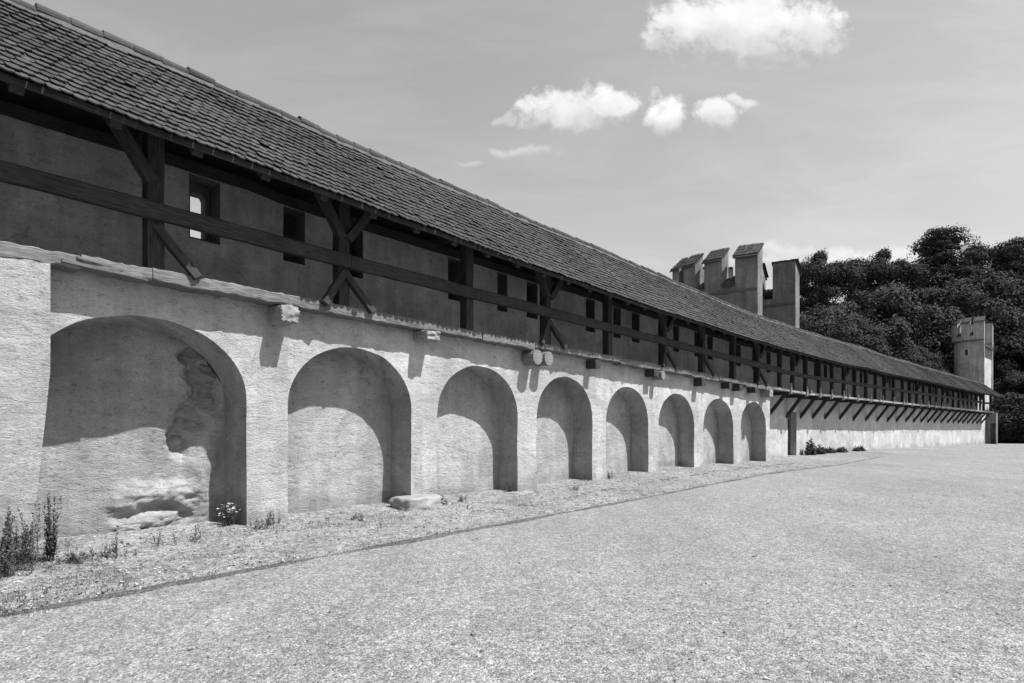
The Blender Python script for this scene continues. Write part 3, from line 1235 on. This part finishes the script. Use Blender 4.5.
# loose stones: far too many to count
def pebbles(n, place, rmin, rmax):
    V, FC = [], []
    base = np.array([(1, 0, 0), (-1, 0, 0), (0, 1, 0), (0, -1, 0), (0, 0, 1), (0, 0, -1)], float)
    tri = [(0, 2, 4), (2, 1, 4), (1, 3, 4), (3, 0, 4), (2, 0, 5), (1, 2, 5), (3, 1, 5), (0, 3, 5)]
    for i in range(n):
        c = place()
        r = rmin + (rmax - rmin) * random.random() ** 3
        A = rng.normal(size=(3, 3))
        q, _ = np.linalg.qr(A)
        sh = base @ q * r * rng.uniform(.6, 1.2, (6, 1))
        sh[:, 2] *= .65
        a = len(V)
        for p in sh:
            V.append((c[0] + p[0], c[1] + p[1], c[2] + p[2]))
        FC += [(a + t[0], a + t[1], a + t[2]) for t in tri]
    m_ = MB()
    m_.add(V, FC)
    return m_


def near_ground():
    while True:
        d = 2.8 + 17 * random.random() ** 1.5
        u = random.uniform(-1.0, 1.0)
        x, y = u * d, d
        if x * math.cos(T1) - y * math.sin(T1) + D0 > 2.2:
            return (x, y, gnd(x, y) + .001)


pb = obj('gravel', pebbles(13000, near_ground, .005, .017), M_PEB)
tag(pb, 'loose pale gravel scattered over the courtyard', 'gravel', None, 'stuff')


def verge_spot():
    s = 1 + 26 * random.random() ** 1.8
    k = random.random()
    if random.random() < .12:
        k = random.uniform(0, .12)
    o = gut(s) + .1 + (-.6 - gut(s) - .1) * k
    return P(s, o, verge_z(s, k) + .004)


pb = obj('verge_stones', pebbles(6000, verge_spot, .006, .028), M_PEB)
tag(pb, 'loose pale stones scattered over the earth verge', 'gravel', None, 'stuff')

pb = obj('courtyard_stones', pebbles(420, near_ground, .012, .034), M_PEB)
tag(pb, 'odd larger stones lying about the gravel courtyard', 'gravel', None, 'stuff')

# the block and slab at the foot of the arches
def foot_stone(s, off, z, r, seed, label, name='boulder'):
    m_ = MB()
    m_.lump((0, 0, 0), r, seed, 4, .18, .85)
    o = obj(name, m_, M_STONE, None, F(s, off, z), smooth=True)
    return tag(o, label, 'stone')


foot_stone(7.72, .10, .10, (.52, .36, .21), 2.2, 'large flat topped pale boulder at the right foot of the second arch')
foot_stone(10.85, .12, .04, (.36, .26, .08), 5.1, 'thin pale stone slab at the right foot of the third arch', 'stone_slab')
foot_stone(2.72, .12, .06, (.09, .08, .07), 8.8, 'small squarish stone lying in front of the first arch', 'small_stone')

# ------------------------------------------------------------------ weeds and grass
def leaf_quad(V, FC, c, d, up, ln, wd):
    d = Vector(d).normalized()
    x = d.cross(Vector(up))
    if x.length < 1e-3:
        x = Vector((1, 0, 0))
    x.normalize()
    c = Vector(c)
    a = len(V)
    V += [tuple(c), tuple(c + d * ln * .5 + x * wd * .5), tuple(c + d * ln), tuple(c + d * ln * .5 - x * wd * .5)]
    FC.append((a, a + 1, a + 2, a + 3))


def weed(h, stalks, spread, dens=1.0, flowers=False, lean=.18):
    st, lv, fl = MB(), MB(), MB()
    V, FC = [], []
    FV, FF = [], []
    for i in range(stalks):
        hh = h * random.uniform(.35, 1)
        b = Vector((random.gauss(0, spread * .4), random.gauss(0, spread * .4), 0))
        ln = Vector((random.gauss(0, lean), random.gauss(0, lean), 1))
        p = b
        n = 5
        for j in range(n):
            q = b + ln * hh * (j + 1) / n + Vector((0, 0, 0)) + Vector((random.gauss(0, .01), random.gauss(0, .01), 0))
            st.bar(p, q, .006 * (1.2 - j / n), .006 * (1.2 - j / n))
            p = q
        for j in range(int(hh * 60 * dens)):
            k = random.uniform(.1, 1)
            c = b + ln * hh * k
            a = random.uniform(0, 6.28)
            d = (math.cos(a), math.sin(a), random.uniform(.1, 1.1))
            leaf_quad(V, FC, c, d, (0, 0, 1), .06 * (1.25 - .7 * k) * random.uniform(.7, 1.3), .016)
        if flowers:
            for j in range(4):
                c = p + Vector((random.gauss(0, .05), random.gauss(0, .05), random.uniform(-.05, .05)))
                FV.append(tuple(c))
    lv.add(V, FC)
    return st, lv, FV


def plant(s, off, h, stalks, spread, label, dens=1.0, flowers=False, lean=.18, name='weed'):
    k = max(0, min(1, (gut(s) - .12 - off) / (gut(s) - .12 + .75)))
    z = verge_z(s, k) - .02
    loc = P(s, off, z)
    t = thing(name, loc, label, 'plant', 'weeds along the foot of the wall')
    st, lv, fl = weed(h, stalks, spread, dens, flowers, lean)
    M = Matrix.Translation(loc)
    lv.add(st.v, st.f)
    obj('foliage', lv, M_WEED, t, M)
    if flowers:
        fm = MB()
        pts, fc = [(0, 0, 0)], []
        for a in range(5):
            u = a * 1.2566
            k = len(pts)
            pts += [(.014 * math.cos(u - .45), .014 * math.sin(u - .45), .004), (.024 * math.cos(u), .024 * math.sin(u), .008), (.014 * math.cos(u + .45), .014 * math.sin(u + .45), .004)]
            fc.append((0, k, k + 1, k + 2))
        fm.add(pts, fc)
        fme = fm.mesh('flower')
        for c in fl:
            link('flower', fme, M_FLOW, t, M @ Matrix.Translation(c) @ Matrix.Rotation(random.uniform(0, .7), 4, (random.uniform(-1, 1), random.uniform(-1, 1), .1)))


plant(1.15, .62, .80, 24, .34, 'tall dense dark weed clump at the left edge of the photo', 1.6)
plant(1.42, .66, .66, 20, .3, 'bushy weed clump in front of the near pier', 1.6)
plant(1.58, .52, .74, 14, .16, 'upright weed clump against the corner of the near pier', 1.5)
plant(1.80, .55, .82, 9, .06, 'single tall spiky weed standing before the left side of the first arch', 2.6, lean=.05)
plant(1.30, 1.0, .34, 24, .3, 'low grassy weed tuft at the far left nearest the gutter', 1.3)
plant(2.42, .52, .26, 6, .1, 'thin short weed before the left half of the first arch', .7)
plant(1.95, .82, .16, 22, .3, 'low dark tuft right of the spiky weed', 1.6)
plant(2.3, .72, .13, 20, .34, 'low straggling tuft before the left half of the first arch nearest the gutter', 1.5)
plant(3.0, .5, .30, 7, .18, 'sparse thin weed before the middle of the first arch', .6)
plant(3.45, .42, .26, 6, .12, 'sparse weed before the rubble in the first arch', .7)
plant(4.18, -.22, .34, 14, .12, 'white flowering weed in the right corner of the first arch', 1.1, True)
plant(4.72, .12, .32, 9, .14, 'weed at the wall between the first and second arches', 1.0)
plant(4.45, .35, .20, 14, .2, 'low weed just right of the first arch', 1.0)
plant(8.25, .28, .20, 12, .14, 'dark little weed at the left foot of the third arch', 1.2)
plant(8.75, .25, .16, 9, .12, 'tiny weed in front of the middle of the third arch', 1.0)
plant(10.75, -.15, .24, 10, .1, 'weed in the right corner of the third arch', 1.2)
plant(13.95, -.15, .2, 9, .14, 'weed in the right corner of the fourth arch', 1.2)
plant(15.0, .1, .3, 10, .12, 'weed at the left foot of the fifth arch', 1.2)
plant(12.2, .7, .14, 12, .2, 'low weed on the verge before the fourth arch', 1.2)
plant(6.0, .55, .14, 12, .2, 'low weed on the verge before the second arch', 1.1)


def grass(n, place, h0, h1):
    V, FC = [], []
    for i in range(n):
        c = place()
        a = random.uniform(0, 6.28)
        h = random.uniform(h0, h1)
        w = random.uniform(.002, .0045)
        dx, dy = math.cos(a) * w, math.sin(a) * w
        lx, ly = random.gauss(0, .5) * h, random.gauss(0, .5) * h
        k = len(V)
        V += [(c[0] - dx, c[1] - dy, c[2]), (c[0] + dx, c[1] + dy, c[2]), (c[0] + lx, c[1] + ly, c[2] + h)]
        FC.append((k, k + 1, k + 2))
    m_ = MB()
    m_.add(V, FC)
    return m_


def grass_spot():
    while True:
        s = 1.0 + 25 * random.random() ** 1.6
        k = random.random()
        o = gut(s) - .1 + (-.5 - gut(s) + .1) * k
        d = n3(s * .9, o * 1.6, 12) + .35 * n3(s * 4, o * 4, 3)
        band = math.exp(-((o - .55 * (1 if s < 9 else 1.2)) / .33) ** 2)
        if s > 9:
            band = max(.2, math.exp(-((o - kerb(s) - .12) / .2) ** 2))
        if s < 2.2:
            band = 1
        if d + .55 * band > .45:
            return P(s, o, verge_z(s, (gut(s) - .12 - o) / (gut(s) - .12 + .75)) - .005)


o = obj('verge_grass', grass(6000, grass_spot, .02, .085), M_WEED)
tag(o, 'sparse short grass growing on the earth verge', 'grass', None, 'stuff')


def gut_spot():
    while True:
        s = 1.0 + 26 * random.random() ** 1.5
        if n3(s * 1.5, 3, 3) > -.05:
            o = gut(s) + random.gauss(.0, .12)
            return P(s, o, gnd(*P(s, 1)[:2]) + .02)


o = obj('gutter_grass', grass(2600, gut_spot, .01, .035), M_WEED)
tag(o, 'thin low grass along the gutter line', 'grass', None, 'stuff')
# ------------------------------------------------------------------ trees
def crown_mesh(name, rx, rz, nl, per, size, seed, pine=False):
    g = np.random.default_rng(seed)
    C, Rr = [], []
    for i in range(nl):
        while True:
            p = g.uniform(-1, 1, 3)
            d = np.linalg.norm(p)
            if .25 < d < 1:
                break
        if pine:
            zt = g.uniform(-1, 1)
            wr = (1 - .75 * max(0, zt)) * .95
            a = g.uniform(0, 6.28)
            rr = wr * math.sqrt(g.uniform(.05, 1))
            c = np.array([rr * math.cos(a) * rx, rr * math.sin(a) * rx, zt * rz])
            r = np.array([.27, .27, .13]) * rx * g.uniform(.7, 1.3)
        else:
            p = p / d * d ** .5
            c = p * np.array([rx, rx, rz])
            if p[2] < -.4:
                c[:2] *= .8
            r = np.array([.34, .34, .31]) * rx * g.uniform(.55, 1.35)
        C.append(c)
        Rr.append(r)
    V = []
    for c, r in zip(C, Rr):
        n = int(per * g.uniform(.7, 1.3))
        d = g.normal(size=(n, 3))
        d /= np.linalg.norm(d, axis=1)[:, None]
        d[:, 2] = np.where(d[:, 2] < -.55, -d[:, 2] * .8, d[:, 2])
        fr = g.uniform(2.5, 4.5)
        ph = g.uniform(0, 6.28, 3)
        bumpy = (np.sin(d[:, :1] * fr * 1.3 + ph[0]) + np.sin(d[:, 1:2] * fr * 1.1 + ph[1]) + np.sin(d[:, 2:] * fr + ph[2])) / 3
        k = g.uniform(.45, 1.0, (n, 1)) ** .5 * (1 + .30 * bumpy + .10 * g.normal(size=(n, 1)))
        p = c + d * r * k
        nrm = d + g.normal(size=(n, 3)) * .32 + np.array([0, 0, .1])
        nrm /= np.linalg.norm(nrm, axis=1)[:, None]
        t = np.cross(nrm, g.normal(size=(n, 3)))
        t /= np.linalg.norm(t, axis=1)[:, None]
        b = np.cross(nrm, t)
        sz = (size * g.uniform(.5, 1.4, (n, 1)))
        q = np.stack([p - t * sz, p + b * sz * .55, p + t * sz, p - b * sz * .55], axis=1)
        V.append(q.reshape(-1, 3))
    V = np.concatenate(V)
    n = len(V) // 4
    me = bpy.data.meshes.new(name)
    me.from_pydata(V.tolist(), [], np.arange(n * 4).reshape(n, 4).tolist())
    me.update()
    return me, C


def trunk_mesh(H, rx, rz, cz, C, seed):
    m_ = MB()
    rnd = random.Random(seed)
    p = Vector((0, 0, -.3))
    n = 8
    top = cz + rz * .6
    for i in range(n):
        q = Vector((rnd.gauss(0, .12), rnd.gauss(0, .12), -.3 + (top + .3) * (i + 1) / n))
        r0, r1 = .42 * (1 - i / n) + .06, .42 * (1 - (i + 1) / n) + .06
        m_.bar(p, q, 2 * r0, 2 * r0, w2=2 * r1, h2=2 * r1, up=(0, 1, 0))
        p = q
    for c in C[::2]:
        z0 = max(cz - rz, cz + c[2] - abs(c[0]) - abs(c[1]))
        z0 = min(z0, top - .3)
        m_.bar((0, 0, z0), (c[0], c[1], cz + c[2]), .18, .18, w2=.05, h2=.05)
    return m_.mesh('trunk')


PROT = {}


def tree_proto(key, H, rx, rz, nl, per, size, seed, pine=False):
    me, C = crown_mesh('crown', rx, rz, nl, per, size, seed, pine)
    PROT[key] = (me, trunk_mesh(H, rx, rz, H - rz, C, seed), H, rz)


#          key     H   rx   rz  lobes per size
tree_proto('oak', 26, 5.2, 9.5, 75, 760, .15, 11)
tree_proto('ash', 27, 4.8, 10, 70, 760, .15, 12)
tree_proto('pine', 30, 6.6, 11, 200, 360, .15, 13, True)
tree_proto('low', 15, 5.2, 6.2, 52, 800, .15, 14)
tree_proto('low2', 15, 4.8, 6.5, 52, 800, .15, 15)
tree_proto('bush', 5, 3.0, 2.6, 60, 260, .12, 16)


def tree(xp, Z, ytop, key, mat, label, name='broadleaf_tree', wide=1.0, group='trees beyond the wall'):
    me, tm, H, rz = PROT[key]
    X = (xp - 512) / 600 * Z
    top = 1.6 + (429 - ytop) / 600 * Z
    k = top / H
    rot = random.uniform(0, 6.28)
    M = Matrix.Translation((X, Z, -.05)) @ Matrix.Rotation(rot, 4, 'Z') @ Matrix.Diagonal((k * wide, k * wide, k, 1))
    t = thing(name, None, label, 'tree', group, Matrix.Translation((X, Z, -.05)))
    if mat not in list(me.materials):
        me2 = me if len(me.materials) == 0 else me.copy()
        me2.materials.clear()
        me2.materials.append(mat)
        if len(me.materials) and me2 is not me:
            PROT[key] = (me2, tm, H, rz)
    else:
        me2 = me
    cz = H - rz
    link('crown', me2, mat, t, M @ Matrix.Translation((0, 0, cz)))
    link('trunk', tm, M_BARK, t, M)


tree(822, 84, 257, 'oak', M_LEAF2, 'tall dark tree just right of the crenellated shell tower', wide=.95)
tree(852, 92, 262, 'ash', M_LEAF2, 'dark tree second along the skyline right of the shell tower')
tree(886, 90, 255, 'oak', M_LEAF2, 'dark round headed tree third along the skyline left of the big pine', wide=.9)
tree(912, 104, 266, 'ash', M_LEAF2, 'dark tree in the dip of the skyline just left of the big pine', wide=.9)
tree(942, 94, 233, 'pine', M_LEAF2, 'tallest tree, a layered dark pine above the far tower', 'pine_tree', 1.0)
tree(980, 100, 248, 'ash', M_LEAF2, 'dark tree on the skyline just right of the big pine', wide=.9)
tree(1014, 90, 243, 'pine', M_LEAF2, 'layered dark pine at the right edge of the photo', 'pine_tree', .85)
tree(1062, 96, 250, 'oak', M_LEAF2, 'tall dark tree beyond the right edge of the photo')
tree(806, 74, 312, 'low', M_LEAF, 'lower bushy tree against the right wall of the shell tower')
tree(848, 70, 322, 'low2', M_LEAF, 'low rounded tree behind the roof ridge right of the shell tower')
tree(868, 78, 296, 'low', M_LEAF3, 'paler mid height tree in front of the dark skyline trees', wide=.95)
tree(906, 82, 290, 'low2', M_LEAF3, 'pale mid height tree below and left of the big pine')
tree(942, 84, 296, 'low', M_LEAF, 'mid height tree directly left of the far tower top')
tree(912, 70, 350, 'low2', M_LEAF, 'low tree peeping over the roof ridge left of the far tower')
tree(978, 90, 285, 'low', M_LEAF, 'mid height tree rising behind the far tower')
tree(1010, 86, 305, 'low2', M_LEAF3, 'spreading paler tree right of the far tower', wide=1.1)
tree(1044, 80, 325, 'low', M_LEAF3, 'spreading tree at the right edge below the pine', wide=1.15)
tree(1006, 80, 362, 'low2', M_LEAF2, 'low dark tree close to the right of the far tower')
tree(1028, 74, 372, 'low', M_LEAF2, 'dark low tree at the right edge beyond the wall end', wide=1.2)
tree(1075, 74, 350, 'low2', M_LEAF2, 'dark low tree past the right edge of the photo', wide=1.2)
for xp, Z, yt, lb in ((1003, 70.5, 405, 'dark bush growing against the end of the wall'), (1016, 69, 398, 'dark bush second from the end of the wall'),
                      (1034, 68, 400, 'dark bush at the right edge of the courtyard'), (1060, 67, 398, 'dark bush past the right edge of the courtyard')):
    tree(xp, Z, yt, 'bush', M_LEAF2, lb, 'bush', 1.1, 'bushes at the end of the courtyard')
# shrubs at the foot of the far wall
shr = [(33.2, .85, .3, 'dark leafy shrub right of the narrow door'), (34.4, .45, .45, 'low shrub second right of the narrow door'), (35.8, .35, .5, 'low shrub third right of the narrow door'),
       (37.6, .28, .6, 'low straggling shrub fourth right of the narrow door'), (40.5, .25, .7, 'low shrub fifth and last right of the narrow door')]
for s, h, sp_, lb in shr:
    p = P(s, FAR + .4, gz(s) + .02)
    t = thing('shrub', p, lb, 'shrub', 'shrubs at the foot of the far wall')
    V, FC = [], []
    for i in range(900):
        q = rng.normal(size=3)
        q /= np.linalg.norm(q)
        k = random.uniform(.4, 1)
        c = (q[0] * sp_ * k * (1 + .5 * n3(q[0] * 2 + s, q[1] * 2, 1)), q[1] * .3 * k, abs(q[2]) * h * k * (1 + .5 * n3(q[0] * 3 + s, q[1] * 2, 4)))
        leaf_quad(V, FC, c, rng.normal(size=3), (0, 0, 1), .12, .07)
    m_ = MB()
    m_.add(V, FC)
    obj('foliage', m_, M_WEED, t, F(s, FAR + .4, gz(s) + .02))

# ------------------------------------------------------------------ light
n1 = Vector((math.cos(T1), -math.sin(T1), 0))
d1 = Vector((math.sin(T1), math.cos(T1), 0))
to_sun = (n1 + d1 * .37 + Vector((0, 0, 1.72))).normalized()
EL = math.asin(to_sun.z)
AZ = math.atan2(to_sun.x, to_sun.y)
sun = bpy.data.lights.new('sun', 'SUN')
sun.energy = 4.5
sun.angle = R(.53)
sun.color = (1, 1, 1)
so = bpy.data.objects.new('sun', sun)
col.objects.link(so)
so.rotation_euler = to_sun.to_track_quat('Z', 'Y').to_euler()
so.location = (0, 0, 60)

w = bpy.data.worlds.new("World")
scene.world = w
w.use_nodes = True
nt = w.node_tree
bg = nt.nodes["Background"]


class WN(NT):
    def __init__(self, t):
        self.t = t


W = WN(nt)
sky = W.n("ShaderNodeTexSky")
sky.sky_type = 'NISHITA'
sky.sun_disc = False
sky.sun_elevation = EL
sky.sun_rotation = AZ
sky.altitude = 200
sky.air_density = 1.0
sky.dust_density = 2.2
bw = W.n("ShaderNodeSeparateColor")      # black and white plate: the blue record of the sky
W.l(sky.outputs[0], bw.inputs[0])
SKY = bw.outputs[2]
tc = W.n("ShaderNodeTexCoord")
sep = W.n("ShaderNodeSeparateXYZ")
W.l(tc.outputs["Generated"], sep.inputs[0])
yy = W.math('MAXIMUM', sep.outputs[1], .05)
U = W.math('DIVIDE', sep.outputs[0], yy)
V_ = W.math('DIVIDE', sep.outputs[2], yy)
cmb = W.n("ShaderNodeCombineXYZ")
W.l(U, cmb.inputs[0])
W.l(V_, cmb.inputs[1])
wn = W.n("ShaderNodeTexNoise")
wn.inputs["Scale"].default_value = 16
wn.inputs["Detail"].default_value = 6
W.l(cmb.outputs[0], wn.inputs["Vector"])
wsep = W.n("ShaderNodeSeparateColor")
W.l(wn.outputs["Color"], wsep.inputs[0])
UW = W.math('ADD', U, W.math('MULTIPLY', W.math('SUBTRACT', wsep.outputs[0], .5), .085))
VW = W.math('ADD', V_, W.math('MULTIPLY', W.math('SUBTRACT', wsep.outputs[1], .5), .06))
nb = W.noise(cmb.outputs[0], 9, 9, .62, .4)
nf = W.noise(cmb.outputs[0], 40, 8, .65, .2)
nn = W.math('ADD', W.math('MULTIPLY', W.math('SUBTRACT', nb, .5), 2.0), W.math('MULTIPLY', W.math('SUBTRACT', nf, .5), 1.9))
mask = num = den = None
CL = [(745, 22, 86, 46, 1), (690, 22, 42, 30, 1), (800, 25, 45, 32, .95), (655, 38, 18, 10, .6), (572, 110, 56, 22, 1), (540, 108, 28, 14, .75), (608, 104, 26, 20, 1), (665, 112, 20, 19, 1),
      (718, 116, 22, 14, .95), (738, 102, 16, 8, .7), (525, 153, 34, 8, .35), (468, 166, 18, 4, .25), (840, 260, 120, 15, .75), (785, 248, 40, 10, .5), (500, 122, 14, 6, .35), (820, 20, 20, 14, .5)]
for (x, y, a, b, op) in CL:
    u0, v0 = (x - 512) / 600, (429 - y) / 600
    du = W.math('MULTIPLY', W.math('SUBTRACT', UW, u0), 600 / a)
    dv = W.math('MULTIPLY', W.math('SUBTRACT', VW, v0), 600 / b)
    d = W.math('ADD', W.math('MULTIPLY', du, du), W.math('MULTIPLY', dv, dv))
    d = W.math('SQRT', d)
    d = W.math('SUBTRACT', d, W.math('MULTIPLY', nn, .8))
    m = W.rng(d, .5, 1.16, op, 0, True)
    sh = W.math('MULTIPLY', m, W.rng(W.math('ADD', dv, W.math('MULTIPLY', nn, .35)), -.95, .3, .66, 1.0, True))
    num = sh if num is None else W.math('ADD', num, sh)
    den = m if den is None else W.math('ADD', den, m)
    mask = m if mask is None else W.math('MAXIMUM', mask, m)
front = W.rng(sep.outputs[1], .05, .1, 0, 1)
mask = W.math('MULTIPLY', mask, front)
# thin high veil
stretch = W.n("ShaderNodeMapping")
stretch.inputs["Scale"].default_value = (1.2, 4.5, 1)
W.l(cmb.outputs[0], stretch.inputs["Vector"])
veil = W.rng(W.noise(stretch.outputs[0], 2.2, 8, .62, .6), .42, .75, 0, .30)
CLV = 7.2
shade = W.rng(W.noise(cmb.outputs[0], 14, 6, .6), .3, .7, .86, 1.06)
cl = W.math('MULTIPLY', W.math('MULTIPLY', shade, CLV), W.math('DIVIDE', num, W.math('MAXIMUM', den, .0001)))


def mix(a, b, f):
    return W.math('ADD', W.math('MULTIPLY', a, W.math('SUBTRACT', 1.0, f)), W.math('MULTIPLY', b, f))


s1_ = mix(SKY, W.math('MULTIPLY', SKY, 1.5), veil)
s2_ = mix(s1_, cl, mask)
W.l(s2_, bg.inputs["Color"])
bg.inputs["Strength"].default_value = .07

# ------------------------------------------------------------------ camera
cam = bpy.data.cameras.new('camera')
co = bpy.data.objects.new('camera', cam)
col.objects.link(co)
co.location = (0, 0, 1.6)
co.rotation_euler = (R(90), 0, 0)
cam.sensor_width = 36
cam.lens = 600 / 1024 * 36
cam.shift_y = (429 - 341.5) / 1024
cam.clip_start = .05
cam.clip_end = 3000
scene.camera = co

vs = scene.view_settings
vs.view_transform = 'Standard'
vs.look = 'None'
vs.exposure = 0.98
vs.gamma = 1
